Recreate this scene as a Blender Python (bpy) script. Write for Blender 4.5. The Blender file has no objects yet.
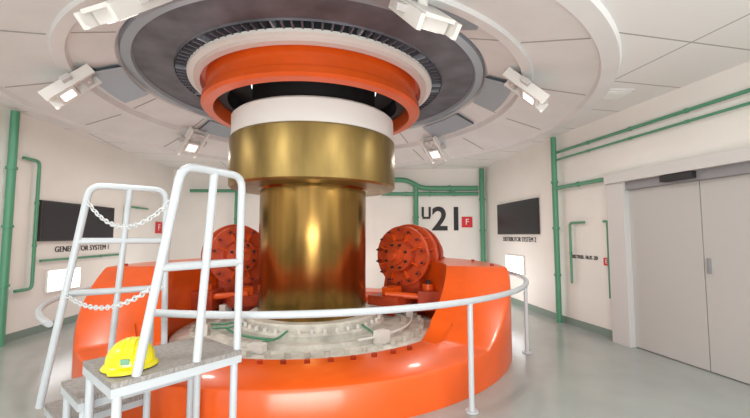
import bpy, bmesh, math
from mathutils import Vector, Matrix
V=Vector
sc=bpy.context.scene
sc.view_settings.view_transform='Standard'
sc.view_settings.look='None'
UP=V((0,0,1))
# ---------------- materials ----------------
def mat(name,col,rough=.5,metal=0,noise=None,bump=0,coat=0,emit=None,es=0):
    m=bpy.data.materials.new(name); m.use_nodes=True
    nt=m.node_tree; b=nt.nodes['Principled BSDF']
    b.inputs['Base Color'].default_value=(*col,1)
    b.inputs['Roughness'].default_value=rough
    b.inputs['Metallic'].default_value=metal
    b.inputs['Coat Weight'].default_value=coat
    b.inputs['Coat Roughness'].default_value=.1
    if emit:
        b.inputs['Emission Color'].default_value=(*emit,1); b.inputs['Emission Strength'].default_value=es
    if noise:
        scale,amt,stretch=noise
        tc=nt.nodes.new('ShaderNodeTexCoord'); mp=nt.nodes.new('ShaderNodeMapping')
        mp.inputs['Scale'].default_value=stretch
        nz=nt.nodes.new('ShaderNodeTexNoise'); nz.inputs['Scale'].default_value=scale; nz.inputs['Detail'].default_value=6
        cr=nt.nodes.new('ShaderNodeValToRGB')
        cr.color_ramp.elements[0].position=.3; cr.color_ramp.elements[1].position=.7
        cr.color_ramp.elements[0].color=(*[c*(1-amt) for c in col],1)
        cr.color_ramp.elements[1].color=(*[min(1,c*(1+amt*.6)) for c in col],1)
        nt.links.new(tc.outputs['Object'],mp.inputs['Vector']); nt.links.new(mp.outputs['Vector'],nz.inputs['Vector'])
        nt.links.new(nz.outputs['Fac'],cr.inputs['Fac']); nt.links.new(cr.outputs['Color'],b.inputs['Base Color'])
        if bump:
            bp=nt.nodes.new('ShaderNodeBump'); bp.inputs['Strength'].default_value=bump; bp.inputs['Distance'].default_value=.01
            nt.links.new(nz.outputs['Fac'],bp.inputs['Height']); nt.links.new(bp.outputs['Normal'],b.inputs['Normal'])
    return m
def mat_tiles(name,col,line,w,h,rough=.5,ms=.006):
    m=bpy.data.materials.new(name); m.use_nodes=True
    nt=m.node_tree; b=nt.nodes['Principled BSDF']; b.inputs['Roughness'].default_value=rough
    tc=nt.nodes.new('ShaderNodeTexCoord'); br=nt.nodes.new('ShaderNodeTexBrick')
    mp=nt.nodes.new('ShaderNodeMapping'); mp.inputs['Rotation'].default_value=(0,0,math.radians(-12))
    br.offset=0; br.inputs['Scale'].default_value=1
    br.inputs['Color1'].default_value=(*col,1); br.inputs['Color2'].default_value=(*[c*.97 for c in col],1)
    br.inputs['Mortar'].default_value=(*line,1); br.inputs['Mortar Size'].default_value=ms
    br.inputs['Brick Width'].default_value=w; br.inputs['Row Height'].default_value=h
    nt.links.new(tc.outputs['Object'],mp.inputs['Vector']); nt.links.new(mp.outputs['Vector'],br.inputs['Vector'])
    nt.links.new(br.outputs['Color'],b.inputs['Base Color'])
    return m
M=dict(
 wall=mat('wall_paint',(.80,.78,.73),.6,noise=(1.2,.04,(1,1,1))),
 ceil=mat_tiles('ceiling_panels',(.82,.82,.80),(.36,.36,.35),1.9,.95,ms=.010),
 skirt=mat('skirt_white_paint',(.77,.78,.77),.5,noise=(2,.05,(1,1,1))),
 seam=mat('seam_dark',(.35,.34,.32),.7),
 floor=mat('floor_paint',(.35,.375,.355),.18,noise=(1.5,.08,(1,1,1))),
 base=mat('baseboard_grey',(.20,.27,.23),.5),
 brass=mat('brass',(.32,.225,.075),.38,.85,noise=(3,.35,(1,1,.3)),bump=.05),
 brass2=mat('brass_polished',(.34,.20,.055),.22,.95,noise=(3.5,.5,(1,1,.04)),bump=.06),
 white=mat('white_enamel',(.80,.79,.75),.35),
 rail=mat('rail_white_paint',(.52,.56,.58),.35),
 orange=mat('orange_paint',(.80,.105,.008),.32,noise=(2,.12,(1,1,1)),coat=.25),
 orange2=mat('orange_dark_paint',(.46,.055,.016),.45,noise=(5,.3,(1,1,1))),
 orange3=mat('orange_flange_paint',(.62,.08,.018),.42,noise=(6,.25,(1,1,1))),
 pink=mat('pinkish_enamel',(.72,.60,.56),.4),
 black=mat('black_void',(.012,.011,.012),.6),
 dgrey=mat('dark_steel',(.04,.05,.06),.5,.3),
 steel=mat('disc_steel',(.14,.14,.165),.45,.3,noise=(2.5,.4,(1,1,1))),
 lsteel=mat('light_steel',(.38,.43,.48),.35,.4),
 green=mat('green_pipe_paint',(.08,.28,.16),.4),
 screen=mat('black_board',(.012,.012,.018),.35),
 frame=mat('board_frame',(.03,.03,.03),.4),
 red=mat('sign_red',(.65,.02,.03),.5),
 ink=mat('stencil_ink',(.02,.02,.02),.6),
 dirty=mat('base_cream_paint',(.64,.63,.56),.45,noise=(6,.3,(1,1,1))),
 door=mat('door_grey_paint',(.47,.46,.44),.4),
 dframe=mat('door_frame',(.58,.57,.55),.4),
 dhead=mat('door_header_grey',(.25,.25,.26),.4),
 yellow=mat('helmet_yellow',(.85,.76,.0),.3,coat=.5),
 lamp=mat('lamp_lens',(1,1,1),.3,emit=(1,.97,.93),es=1.6),
 glow=mat('wall_glare_glow',(1,1,1),.3,emit=(.95,.97,1),es=3),  # emission imitating bright glare on the walls
 plate=mat('checker_plate',(.36,.34,.32),.5,.3,noise=(30,.35,(1,4,1)),bump=.4),
 chain=mat('chain_plastic',(.60,.63,.63),.4),
)
# ---------------- mesh builder ----------------
class B:
    def __init__(s,name): s.name=name; s.v=[]; s.f=[]; s.m=[]; s.mats=[]
    def mi(s,k):
        if k not in s.mats: s.mats.append(k)
        return s.mats.index(k)
    def add(s,vs,fs,k):
        o=len(s.v); s.v+= [tuple(p) for p in vs]; i=s.mi(k)
        for f in fs: s.f.append([o+j for j in f]); s.m.append(i)
    def obox(s,c,ax,ay,az,h,k):
        c=V(c); vs=[]
        for sx in(-1,1):
            for sy in(-1,1):
                for sz in(-1,1): vs.append(c+V(ax)*h[0]*sx+V(ay)*h[1]*sy+V(az)*h[2]*sz)
        s.add(vs,[(0,1,3,2),(4,6,7,5),(0,4,5,1),(2,3,7,6),(0,2,6,4),(1,5,7,3)],k)
    def box(s,a,b,k):
        c=(V(a)+V(b))/2; h=(V(b)-V(a))/2
        s.obox(c,(1,0,0),(0,1,0),(0,0,1),h,k)
    def lathe(s,prof,c,k,seg=96,ax=None,closed=False,a0=0,a1=360):
        c=V(c); ax=V(ax).normalized() if ax is not None else UP
        t=V((1,0,0)) if abs(ax.x)<.9 else V((0,1,0))
        e1=(t-ax*t.dot(ax)).normalized(); e2=ax.cross(e1)
        full=(a1-a0)>=360
        n=len(prof); vs=[]; cnt=seg if full else seg+1
        for i in range(cnt):
            a=math.radians(a0+(a1-a0)*i/seg)
            for r,z in prof: vs.append(c+(e1*math.cos(a)+e2*math.sin(a))*r+ax*z)
        fs=[]
        for i in range(seg):
            j=(i+1)%seg if full else i+1
            for q in range(n if closed else n-1):
                q2=(q+1)%n
                fs.append((i*n+q,j*n+q,j*n+q2,i*n+q2))
        s.add(vs,fs,k)
    def cyl(s,c,r,z0,z1,k,ax=None,seg=32):
        s.lathe([(0.0005,z0),(r,z0),(r,z1),(0.0005,z1)],c,k,seg,ax)
    def tube(s,pts,r,k,fillet=0,seg=10,closed=False):
        P=[V(p) for p in pts]
        if fillet:
            Q=[P[0]]
            for i in range(1,len(P)-1):
                a,b,c=P[i-1],P[i],P[i+1]
                d1=(a-b); d2=(c-b); f=min(fillet,d1.length*.45,d2.length*.45)
                p1=b+d1.normalized()*f; p2=b+d2.normalized()*f
                for t in (0,.25,.5,.75,1): Q.append(p1*(1-t)**2+b*2*t*(1-t)+p2*t*t)
            Q.append(P[-1]); P=Q
        n=len(P); vs=[]; prev=None
        for i in range(n):
            if closed: d=P[(i+1)%n]-P[i-1]
            else: d=P[min(i+1,n-1)]-P[max(i-1,0)]
            d.normalize()
            if prev is None:
                t=UP if abs(d.z)<.9 else V((1,0,0))
                e=(t-d*t.dot(d)).normalized()
            else: e=(prev-d*prev.dot(d)).normalized()
            prev=e; g=d.cross(e)
            for j in range(seg):
                a=2*math.pi*j/seg; vs.append(P[i]+(e*math.cos(a)+g*math.sin(a))*r)
        fs=[]
        for i in range(n if closed else n-1):
            i2=(i+1)%n
            for j in range(seg): fs.append((i*seg+j,i*seg+(j+1)%seg,i2*seg+(j+1)%seg,i2*seg+j))
        if not closed:
            fs.append(tuple(range(seg))[::-1]); fs.append(tuple((n-1)*seg+j for j in range(seg)))
        s.add(vs,fs,k)
    def done(s,ang=35,parent=None,bevel=0):
        me=bpy.data.meshes.new(s.name); me.from_pydata(s.v,[],s.f)
        for k in s.mats: me.materials.append(M[k])
        for p,i in zip(me.polygons,s.m): p.material_index=i
        bm=bmesh.new(); bm.from_mesh(me); bmesh.ops.recalc_face_normals(bm,faces=bm.faces[:]); bm.to_mesh(me); bm.free()
        me.shade_smooth(); me.set_sharp_from_angle(angle=math.radians(ang))
        ob=bpy.data.objects.new(s.name,me); sc.collection.objects.link(ob)
        if bevel:
            md=ob.modifiers.new('bevel','BEVEL'); md.width=bevel; md.segments=2; md.limit_method='ANGLE'
        if parent: ob.parent=parent
        return ob
def text(name,body,pos,n,size,k,parent=None,off=0):
    cu=bpy.data.curves.new(name,'FONT'); cu.body=body; cu.size=size; cu.extrude=.004; cu.align_x='CENTER'; cu.align_y='CENTER'
    cu.offset=off
    cu.materials.append(M[k])
    ob=bpy.data.objects.new(name,cu); sc.collection.objects.link(ob)
    n=V(n).normalized(); x=UP.cross(n)
    m=Matrix((x,UP,n)).transposed().to_4x4(); m.translation=V(pos); ob.matrix_world=m
    if parent: ob.parent=parent
    return ob
def empty(name,loc=(0,0,0)):
    e=bpy.data.objects.new(name,None); e.empty_display_size=.1; sc.collection.objects.link(e); return e

C=V((-1.0,6.12,0))
def pol(r,a,z): a=math.radians(a); return V((C.x+r*math.cos(a),C.y+r*math.sin(a),z))
CZ=3.50; BY=10.6
# ---------------- room shell ----------------
b=B('floor'); b.box((-8,-4,-.1),(8,12,0),'floor'); b.done()
b=B('ceiling')
seg=128; vs=[];fs=[]; RI=4.27
for i in range(seg):
    a=2*math.pi*i/seg; d=V((math.cos(a),math.sin(a),0))
    t=1e9
    for comp,lo,hi in((0,-7,7),(1,-3,11.4)):
        if d[comp]>1e-9: t=min(t,(hi-C[comp])/d[comp])
        elif d[comp]<-1e-9: t=min(t,(lo-C[comp])/d[comp])
    for zz in (CZ,CZ+.08):
        vs+= [C+d*RI+UP*zz, C+d*t+UP*zz]
for i in range(seg):
    j=(i+1)%seg
    fs+=[(4*i,4*i+1,4*j+1,4*j),(4*i+2,4*j+2,4*j+3,4*i+3),(4*i,4*j,4*j+2,4*i+2),(4*i+1,4*i+3,4*j+3,4*j+1)]
b.add(vs,fs,'ceil'); b.done()
def wall(name,p0,p1,z0=0,z1=CZ,th=.12):
    p0=V((*p0,0));p1=V((*p1,0)); d=(p1-p0).normalized(); n=UP.cross(d)
    b=B(name); c=(p0+p1)/2+n*(th/2)+UP*(z0+z1)/2
    b.obox(c,d,n,UP,((p1-p0).length/2,th/2,(z1-z0)/2),'wall'); b.done()
    b=B(name.replace('wall','baseboard')); c=(p0+p1)/2-n*.012+UP*.06
    b.obox(c,d,n,UP,((p1-p0).length/2-.02,.011,.06),'base'); b.done()
WL=((-5.1,-3.0),(-5.75,BY)); WO=((3.13,BY),(3.46,7.2)); WR=((3.46,7.2),(5.46,-3.0))
wall('wall_left',*WL); wall('wall_back',WL[1],WO[0]); wall('wall_back_right',*WO); wall('wall_right',*WR)
def onwall(p0,p1,y,z,off=0):
    p0=V((*p0,0));p1=V((*p1,0)); t=(y-p0.y)/(p1.y-p0.y); p=p0.lerp(p1,t)
    d=(p1-p0).normalized(); n=-UP.cross(d)
    return p+n*off+UP*z
def nrm(p0,p1):
    d=(V((*p1,0))-V((*p0,0))).normalized(); return -UP.cross(d)
nL,nO,nR=nrm(*WL),nrm(*WO),nrm(*WR); nB=V((0,-1,0))

# ---------------- generator underside ----------------
b=B('generator_ceiling_housing')
b.lathe([(4.27,3.50),(4.25,3.45),(4.08,3.45),(4.06,3.51),(3.36,3.70),(3.34,3.66),(3.22,3.69),(3.20,3.78),(2.76,3.96),(2.72,4.04),(2.55,4.04)],C,'skirt',160)
for a in range(8,368,24):
    s=V((-math.sin(math.radians(a)),math.cos(math.radians(a)),0))
    for (r0,z0,r1,z1) in ((4.04,3.513,3.38,3.692),(3.18,3.786,2.78,3.950)):
        A=pol(r0,a,z0);Bp=pol(r1,a,z1); d=(Bp-A).normalized()
        b.obox((A+Bp)/2,d,s,d.cross(s),((Bp-A).length/2,.007,.006),'seam')
b.lathe([(2.72,4.04),(2.70,3.97),(2.59,3.97),(2.57,4.02)],C,'lsteel',128)
b.lathe([(2.57,4.02),(2.10,4.02),(2.08,4.0)],C,'steel',128)
for a0 in (20,74,128,182,236,290,344):
    b.lathe([(3.12,3.79),(2.76,3.94),(2.72,3.915),(3.10,3.76),(3.12,3.79)],C,'lsteel',14,a0=a0,a1=a0+22)
b.lathe([(2.08,4.0),(2.08,4.16),(1.90,4.16),(1.90,4.0)],C,'dgrey',128)
for i in range(110):
    a=i*360/110; p=pol(1.99,a,4.03); r=V((math.cos(math.radians(a)),math.sin(math.radians(a)),0))
    b.obox(p,r,UP.cross(r),UP,(.08,.012,.04),'lsteel' if i%9==0 else 'steel')
b.lathe([(1.93,4.0),(1.92,3.96),(1.84,3.95)],C,'white',128)
b.lathe([(1.84,3.95),(1.83,3.90),(1.75,3.89),(1.73,3.98)],C,'pink',128)
b.done(40)
b=B('orange_thrust_ring')
b.lathe([(1.73,3.98),(1.67,3.98),(1.67,3.68),(1.72,3.66),(1.73,3.57),(1.69,3.53),(1.56,3.52),(1.54,3.56),(1.52,3.9)],C,'orange',128)
b.lathe([(1.52,3.9),(1.50,3.72),(1.36,3.70),(1.34,3.95),(1.02,3.98)],C,'black',96)
b.done(35)
# ---------------- shaft ----------------
b=B('turbine_shaft')
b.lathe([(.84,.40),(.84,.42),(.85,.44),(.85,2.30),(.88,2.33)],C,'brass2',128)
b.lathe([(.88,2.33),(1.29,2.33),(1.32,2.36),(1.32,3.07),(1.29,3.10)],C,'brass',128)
b.lathe([(1.29,3.10),(1.30,3.105),(1.30,3.42),(1.27,3.45),(1.0,3.45)],C,'white',128)
b.lathe([(1.0,3.45),(1.0,3.98)],C,'black',96)
b.done(35)
# ---------------- base of shaft ----------------
b=B('turbine_head_cover')
b.lathe([(.84,.40),(1.0,.40),(1.02,.38),(1.02,.30),(1.12,.30),(1.14,.28),(1.14,.22),(1.40,.22),(1.42,.27),(1.50,.27),(1.52,.22),(1.95,.20),(2.02,.16),(2.02,0.0)],C,'dirty',128)
for i in range(40): b.cyl(pol(1.07,i*9,.30),.025,0,.05,'white',seg=6)
for i in range(48): b.cyl(pol(1.75,i*7.5,.21),.035,0,.06,'dirty',seg=6)
for a,h in((-150,.14),(-104,.10),(-48,.16),(-160,.2),(15,.2),(165,.2)):
    r=V((math.cos(math.radians(a)),math.sin(math.radians(a)),0)); b.obox(pol(1.62,a,.22+h/2),r,UP.cross(r),UP,(.06,.09,h/2),'white')
    b.tube([pol(1.5,a,.3),pol(1.3,a+4,.3),pol(1.1,a+6,.34)],.016,'green',.05)
b.tube([pol(1.30,a,.28) for a in range(-150,-100,6)],.018,'green')
b.tube([pol(1.58,a,.30) for a in range(-60,10,6)],.016,'white')
b.done(35)
# ---------------- orange ring ----------------
def hz(a):
    a=(a+180)%360-180
    aa=a if abs(a)<=90 else (180-a if a>0 else -180-a)
    lo,hi=.36,1.14
    def ss(t): t=max(0,min(1,t)); return t*t*(3-2*t)
    if aa<0: t=(aa+42)/30; return lo+(hi-lo)*max(0,min(1,t))
    return lo+(hi-lo)*(1-ss((aa-52)/6))
b=B('orange_regulating_ring'); n=360; vs=[];fs=[]
for i in range(n):
    h=hz(i)
    prof=[(3.0,0.0),(3.0,h-.05),(2.985,h-.015),(2.95,h),(2.42,h),(2.40,h-.05 if h<.5 else h),(2.12,h-.05 if h<.5 else h),(2.09,h-.08),(2.06,0.0)]
    for r,z in prof: vs.append(pol(r,i,z))
m=len(prof)
for i in range(n):
    j=(i+1)%n
    for q in range(m-1): fs.append((i*m+q,j*m+q,j*m+q+1,i*m+q+1))
b.add(vs,fs,'orange')
for i in range(-130,-48,6): b.cyl(pol(2.26,i,.31),.03,0,.04,'orange2',seg=6)
for a in (-8,12,32,48,188,168,148,132): b.cyl(pol(2.8,a,1.14),.03,0,.03,'orange2',seg=6)
b.done(30)
# ---------------- servomotors ----------------
for sgn in (1,-1):
    b=B('servomotor_flange_assembly')
    c=C+V((1.50*sgn,.85,1.22)); ax=V((-.58*sgn,-.81,0)).normalized()
    b.lathe([(.0005,.40),(.07,.40),(.08,.30),(.15,.30),(.16,.20),(.27,.19),(.27,.13)],c,'orange3',48,ax)
    b.lathe([(.27,.13),(.30,.08),(.30,.03)],c,'orange2',48,ax)
    b.lathe([(.30,.03),(.42,.02),(.54,.02),(.55,.01),(.55,-.05),(.54,-.06),(.36,-.07)],c,'orange3',48,ax)
    b.lathe([(.36,-.07),(.36,-.22)],c,'orange2',48,ax)
    b.lathe([(.36,-.22),(.58,-.23),(.59,-.24),(.59,-.31),(.58,-.32),(.38,-.33)],c,'orange3',48,ax)
    b.lathe([(.38,-.33),(.38,-.46),(.56,-.47),(.56,-.54),(.36,-.56),(.36,-1.0),(.0005,-1.0)],c,'orange2',48,ax)
    e=UP; f=ax.cross(UP)
    for i in range(14):
        a=2*math.pi*i/14; d=e*math.cos(a)+f*math.sin(a)
        b.cyl(c+d*.48,.038,.02,.09,'orange2',ax,6)
        b.cyl(c+d*.48,.016,.09,.15,'ink',ax,6)
        b.cyl(c+d*.51,.032,-.23,-.16,'orange2',ax,6)
        b.obox(c+d*.47-ax*.145,d,ax,d.cross(ax),(.07,.08,.012),'orange3')
    for i in range(8):
        a=2*math.pi*(i+.5)/8; d=e*math.cos(a)+f*math.sin(a)
        b.cyl(c+d*.215,.024,.19,.24,'ink',ax,6)
        b.obox(c+d*.35+ax*.06,d,ax,d.cross(ax),(.08,.05,.012),'orange')
    b.obox(c+V((0,0,-.72))-ax*.15,f,ax,UP,(.35,.14,.47),'orange2')
    b.obox(c+V((0,0,-.74))+ax*.35,f,ax,UP,(.30,.30,.08),'orange2')
    b.obox(c+V((0,0,-.92))+ax*.35,f,ax,UP,(.12,.14,.12),'orange2')
    b.obox(c+V((0,0,-.60))+ax*.35,f,ax,UP,(.10,.16,.08),'orange')
    # link arm and pivot block to the regulating ring
    q=c+V((.42*sgn,-.35,-.72))
    b.obox(q,(1,0,0),(0,1,0),UP,(.20,.28,.16),'orange2')
    b.cyl(q+V((0,-.05,0)),.10,.16,.26,'orange',None,20)
    b.cyl(q+V((0,-.05,0)),.04,.26,.32,'ink',None,6)
    b.tube([q+V((0,-.2,.05)),c+V((0,0,-.62))+ax*.55],.05,'orange')
    b.done(35)
# ---------------- guard rail ----------------
b=B('circular_guard_rail'); R=3.2; H=.99
b.tube([pol(R,a,H) for a in range(-104,42,2)],.03,'rail')
for a in (-104,-54,-16,14,40): b.tube([pol(R,a,0),pol(R,a,H)],.026,'rail'); b.cyl(pol(R,a,0),.06,0,.012,'rail',seg=16)
b.done(40)
b=B('circular_guard_rail'); R=3.3; H2=.80
b.tube([pol(R,a,H2) for a in range(-226,-124,2)],.03,'rail')
for a in (-226,-200,-178): b.tube([pol(R,a,0),pol(R,a,H2)],.026,'rail'); b.cyl(pol(R,a,0),.06,0,.012,'rail',seg=16)
b.done(40)
# ---------------- access stair ----------------
b=B('access_stair_platform')
def slab(q,z,t,k):
    vs=[V((x,y,z-t)) for x,y in q]+[V((x,y,z)) for x,y in q]
    n=len(q); b.add(vs,[tuple(range(n))[::-1],tuple(range(n,2*n))]+[(i,(i+1)%n,n+(i+1)%n,n+i) for i in range(n)],k)
q1=[(-1.42,2.08),(-.93,2.68),(-1.38,3.05),(-1.86,2.45)]
q2=[(-1.90,2.48),(-1.42,3.08),(-1.78,3.38),(-2.26,2.78)]
q3=[(-2.26,2.78),(-1.78,3.38),(-2.10,3.65),(-2.6,3.05)]
slab(q1,.80,.03,'plate'); slab(q1,.769,.05,'rail')
slab(q2,.55,.03,'plate'); slab(q2,.519,.05,'rail')
slab(q3,.28,.03,'plate'); slab(q3,.249,.05,'rail')
for q,z in((q1,.72),(q2,.47),(q3,.2)):
    cx=sum(p[0] for p in q)/4; cy=sum(p[1] for p in q)/4
    for x,y in q:
        x=x+(cx-x)*.1;y=y+(cy-y)*.1
        b.tube([(x,y,0),(x,y,z)],.025,'rail')
r=.026
T0=V((-1.165,2.24,2.02));T1=V((-.95,2.66,2.02)); b0=V((-1.36,2.20,.80)); b1=V((-.97,2.70,.80))
b.tube([b0,T0,T1,b1],r,'rail',.09)
tm=(T0+T1)/2; bm_=(b0+b1)/2
b.tube([b0.lerp(T0,.50),b1.lerp(T1,.50)],r,'rail')
b.tube([tm,bm_+V((.03,0,0))],r,'rail')
L0=V((-2.28,2.98,2.0));L1=V((-1.86,3.32,2.0)); m0=V((-2.58,2.98,.28)); m1=V((-1.86,3.40,.28))
b.tube([m0,L0,L1,m1],r,'rail',.09)
b.tube([m0.lerp(L0,.74),m1.lerp(L1,.74)],r,'rail')
b.tube([m0.lerp(L0,.5),m1.lerp(L1,.5)],r,'rail')
lm=(L0+L1)/2; b.tube([lm,(m0+m1)/2],r*.9,'rail')
def chain(A,Bq,sag):
    n=int((Bq-A).length/.045)
    for i in range(n):
        t=(i+.5)/n; p=A.lerp(Bq,t)-UP*sag*4*t*(1-t)
        d=((Bq-A)/n-UP*sag*4*(1-2*t)/n).normalized()
        s=d.cross(UP).normalized(); w=s if i%2 else s.cross(d)
        b.tube([p+d*.03*math.cos(a)+w*.015*math.sin(a) for a in [j*math.pi/4 for j in range(8)]],.005,'chain',seg=5,closed=True)
chain(m0.lerp(L0,.93),b0.lerp(T0,.85),.20)
chain(m0.lerp(L0,.5),b0.lerp(T0,.42),.12)
b.done(40)
# helmet
b=B('safety_helmet'); hc=V((-1.50,2.36,.803)); k_=1.12
prof=[(.118*k_,.03)]+[(.118*k_*math.cos(t),.03+.14*math.sin(t)) for t in [i*math.pi/20 for i in range(1,10)]]+[(.001,.17)]
b.lathe(prof,hc,'yellow',40)
b.lathe([(.132,.03),(.150,.012),(.152,.004),(.130,.006),(.125,.03)],hc,'yellow',40)
fd=V((.35,-.94,0)).normalized(); sd=UP.cross(fd)
b.add([hc+fd*.11+sd*.10+UP*.02,hc+fd*.18+sd*.07+UP*.004,hc+fd*.20+UP*.004,hc+fd*.18-sd*.07+UP*.004,hc+fd*.11-sd*.10+UP*.02,hc+fd*.13+UP*.03],[(0,1,5),(1,2,5),(2,3,5),(3,4,5)],'yellow')
for o in(-.03,0,.03):
    b.tube([hc+fd*.128*math.cos(t)+sd*o+UP*(.03+.136*math.sin(t)*(1-abs(o)*1.2)) for t in [i*math.pi/14 for i in range(1,14)]],.008,'yellow')
b.obox(hc+fd*.132+UP*.06,sd,UP,fd,(.022,.016,.004),'green')
b.done(40)
# ---------------- spotlight fixtures on skirt ----------------
ANG=(-64,-22,44,100,150,204,250)
for a in ANG:
    b=B('ceiling_spotlight'); rd=V((math.cos(math.radians(a)),math.sin(math.radians(a)),0)); td=UP.cross(rd)
    c=pol(3.25,a,3.53)
    dn=(UP*.72+rd*.69).normalized(); sl=td.cross(dn)
    b.tube([c+UP*.02,c+UP*.22],.05,'white')
    b.obox(c+dn*.07,sl,td,dn,(.30,.15,.018),'white')
    for s in(-1,1):
        b.obox(c+td*.18*s+dn*.01,sl,td,dn,(.33,.022,.065),'white')
        b.obox(c+td*.24*s+dn*.03-sl*.02,sl,td,dn,(.06,.05,.03),'dframe')
    b.obox(c+sl*.10,sl,td,dn,(.12,.14,.055),'white')
    b.obox(c-dn*.058+sl*.10,sl,td,dn,(.08,.10,.006),'lamp')
    b.obox(c-sl*.20,sl,td,dn,(.05,.14,.035),'dframe')
    b.cyl(c-sl*.20,.02,-.06,-.03,'pink',dn,12)
    b.done(bevel=.004)
# ---------------- wall items ----------------
def board(W,n,y0,y1,z0,z1,txt,ty,tz,ts):
    p=onwall(*W,y0,0);q=onwall(*W,y1,0); d=(q-p).normalized(); L=(q-p).length
    e=empty('wall_display_board')
    b=B('display_panel'); c=(p+q)/2+n*.03+UP*(z0+z1)/2
    b.obox(c,d,n,UP,(L/2,.025,(z1-z0)/2),'frame'); b.obox(c+n*.02,d,n,UP,(L/2-.03,.008,(z1-z0)/2-.03),'screen'); b.done(parent=e)
    text('board_lettering',txt,onwall(*W,ty,tz,.006),n,ts,'ink',parent=e)
board(WL,nL,6.15,8.0,1.50,2.18,'GENERATOR SYSTEM 1',7.25,1.35,.14)
board(WO,nO,7.75,9.7,1.62,2.38,'DISTRIBUTOR SYSTEM 2',8.7,1.50,.15)
def sign(W,n,y,z,s,txt):
    e=empty('fire_equipment_sign'); c=onwall(*W,y,z,.012) if W else V((y,BY-.012,z)); d=UP.cross(n)
    b=B('sign_plate'); b.obox(c,d,n,UP,(s,.01,s),'red'); b.done(parent=e)
    text('sign_symbol',txt,c+n*.012,n,s*1.6,'white',parent=e)
sign(None,nB,2.60,1.97,.15,'F')
sign(WL,nL,9.9,1.80,.15,'F')
sign(WR,nR,6.0,1.18,.06,'E')
e=text('stencil_u21','21',(2.06,BY-.01,2.03),nB,.92,'ink',off=.02)
b=B('stencil_letter_u'); yy=BY-.01
b.box((1.32,yy-.004,2.12),(1.385,yy+.004,2.40),'ink'); b.box((1.515,yy-.004,2.12),(1.58,yy+.004,2.40),'ink'); b.box((1.34,yy-.004,2.06),(1.56,yy+.004,2.12),'ink')
e2=b.done(); bpy.context.view_layer.update()
e2.parent=e; e2.matrix_parent_inverse=e.matrix_world.inverted()
text('wall_lettering','DISTRIB. BUS 20',onwall(*WR,6.5,1.22,.006),nR,.09,'ink')
for W,n,y,z,s,hh in((WL,nL,6.75,.82,.36,.17),(WO,nO,8.85,.92,.42,.19)):  # glowing panels stand in for patches of glare on the walls
    b=B('wall_glare_panel'); d=UP.cross(n); c=onwall(*W,y,z,.02)
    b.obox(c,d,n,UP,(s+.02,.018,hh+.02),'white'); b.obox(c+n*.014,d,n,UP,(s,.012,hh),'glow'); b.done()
# ---------------- green pipes ----------------
def pipes(name,lst):
    b=B(name)
    for pts,r,f in lst:
        b.tube(pts,r,'green',f)
        for p,q in zip(pts[:-1],pts[1:]):
            p=V(p);q=V(q);L=(q-p).length
            if L>.8:
                k=int(L/.9)
                for i in range(1,k+1):
                    b.cyl(p.lerp(q,i/(k+1)),r*1.3,-.02,.02,'green',(q-p),12)
    b.done(40)
w=lambda y,z,o=.06: onwall(*WR,y,z,o)
pipes('green_wall_pipes',[
 ([w(7.05,0,.1),w(7.05,3.46,.1)],.05,0),
 ([w(7.05,3.16),w(3.0,3.16)],.024,0),
 ([w(7.05,3.02),w(3.0,3.02)],.018,0),
 ([w(7.05,2.48,.1),w(5.85,2.48,.1)],.035,0),
 ([w(6.4,1.82,.05),w(6.75,1.82,.05),w(6.75,.75,.05)],.02,.06),
 ([w(6.0,1.82,.05),w(5.92,1.82,.05),w(5.92,.62,.05)],.02,.06),
])
w2=lambda y,z,o=.06: onwall(*WL,y,z,o)
pipes('green_wall_pipes',[
 ([w2(5.52,0,.1),w2(5.52,3.46,.1)],.055,0),
 ([w2(5.75,2.8),w2(6.05,2.8),w2(6.05,.75),w2(5.75,.75)],.025,.08),
 ([w2(6.2,1.18,.04),w2(8.4,1.18,.04),w2(8.4,2.25,.04),w2(9.3,2.25,.04)],.02,.06),
])
bw=lambda x,z,o=.1: V((x,BY-o,z))
pipes('green_wall_pipes',[
 ([bw(3.0,0,.14),bw(3.0,3.46,.14)],.07,0),
 ([bw(.3,3.16),bw(.9,3.16),bw(1.3,2.92),bw(2.9,2.92)],.07,.2),
 ([bw(.2,2.76),bw(2.9,2.76)],.05,0),
 ([bw(1.15,3.0),bw(1.15,1.2)],.07,0),
 ([bw(2.2,2.92),bw(2.2,2.76)],.05,0),
 ([bw(-3.9,2.9),bw(-3.9,1.2)],.045,0),
 ([bw(-5.2,2.85),bw(-3.2,2.85)],.045,0),
])
# ---------------- door ----------------
b=B('door_1'); d=(w(0,0)-w(1,0)).normalized()
def wb(y0,y1,z0,z1,o0,o1,k):
    p=w(y0,0,0);q=w(y1,0,0); b.obox((p+q)/2+nR*(o0+o1)/2+UP*(z0+z1)/2,d,nR,UP,((q-p).length/2,(o1-o0)/2,(z1-z0)/2),k)
wb(5.80,5.50,0,2.38,.002,.16,'dframe'); wb(5.80,2.9,2.38,2.52,.002,.20,'dframe'); wb(5.5,2.9,2.26,2.38,.002,.12,'dhead')
wb(3.1,2.9,0,2.38,.002,.16,'dframe')
wb(5.5,4.525,.01,2.26,.002,.06,'door'); wb(4.515,3.55,.01,2.26,.002,.06,'door'); wb(3.53,3.1,.01,2.26,.002,.06,'door')
wb(4.47,4.44,1.15,1.33,.06,.09,'dhead')
wb(4.9,4.5,2.29,2.37,.12,.20,'ink')
b.done(bevel=.003)
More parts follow.
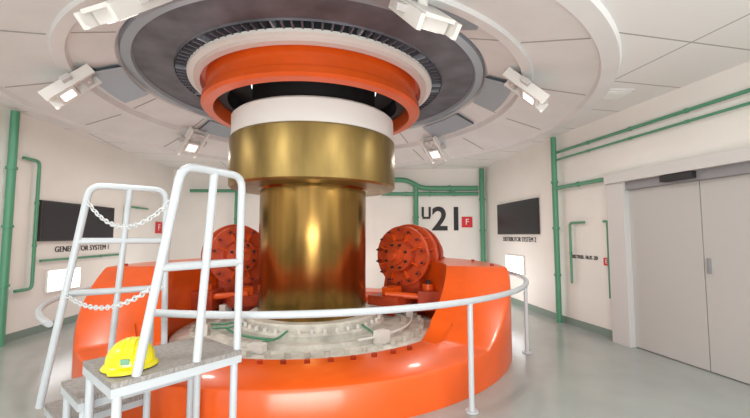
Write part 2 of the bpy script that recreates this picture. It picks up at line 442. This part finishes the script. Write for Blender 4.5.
for x,y in((3.15,4.9),):
    b=B('ceiling_air_vent'); b.box((x-.22,y-.16,CZ-.03),(x+.22,y+.16,CZ-.001),'dframe')
    for i in range(6): b.box((x-.2,y-.13+i*.05,CZ-.04),(x+.2,y-.11+i*.05,CZ-.028),'white')
    b.done()
# ---------------- lights ----------------
wd=bpy.data.worlds.new('World'); sc.world=wd; wd.use_nodes=True
wd.node_tree.nodes['Background'].inputs[0].default_value=(.98,.98,1,1); wd.node_tree.nodes['Background'].inputs[1].default_value=1.8
def area(name,loc,tgt,sx,sy,pw,col=(1,.98,.96)):
    l=bpy.data.lights.new(name,'AREA'); l.shape='RECTANGLE'; l.size=sx; l.size_y=sy; l.energy=pw; l.color=col
    o=bpy.data.objects.new(name,l); o.location=loc; o.rotation_euler=(V(tgt)-V(loc)).to_track_quat('-Z','Y').to_euler(); sc.collection.objects.link(o)
area('overhead_fill_light',(3.6,1.0,3.45),(3.2,3.0,0),1.2,.5,60)  # unseen area lights added under the ceiling for even brightness
area('overhead_fill_light',(-4.2,1.0,3.45),(-4.2,2.5,0),1.2,.5,60)
area('upward_fill_light',(0,-1.2,.3),(-.6,4.5,4),3,1,190)  # added fill behind the camera, brightens the housing from below
for a in ANG:
    l=bpy.data.lights.new('spotlight_bulb','AREA'); l.shape='DISK'; l.size=.3; l.energy=20; l.color=(1,.97,.93)
    o=bpy.data.objects.new('spotlight_bulb',l); o.location=pol(3.15,a,3.30); sc.collection.objects.link(o)
for x,y,e_ in ((2.2,8.6,14),(-4.2,8.8,14),(-1,9.4,14)):  # bare point lights added low at the back, no lamp fixtures there
    l=bpy.data.lights.new('rear_point_light','POINT'); l.energy=e_*2.4; l.shadow_soft_size=.3
    o=bpy.data.objects.new('rear_point_light',l); o.location=(x,y,.5); sc.collection.objects.link(o)
# ---------------- camera ----------------
cd=bpy.data.cameras.new('cam'); cd.lens=18; cd.sensor_width=36; cd.clip_start=.05
co=bpy.data.objects.new('cam',cd); sc.collection.objects.link(co); co.location=(0,0,1.6)
co.rotation_euler=(math.radians(94),0,0); sc.camera=co
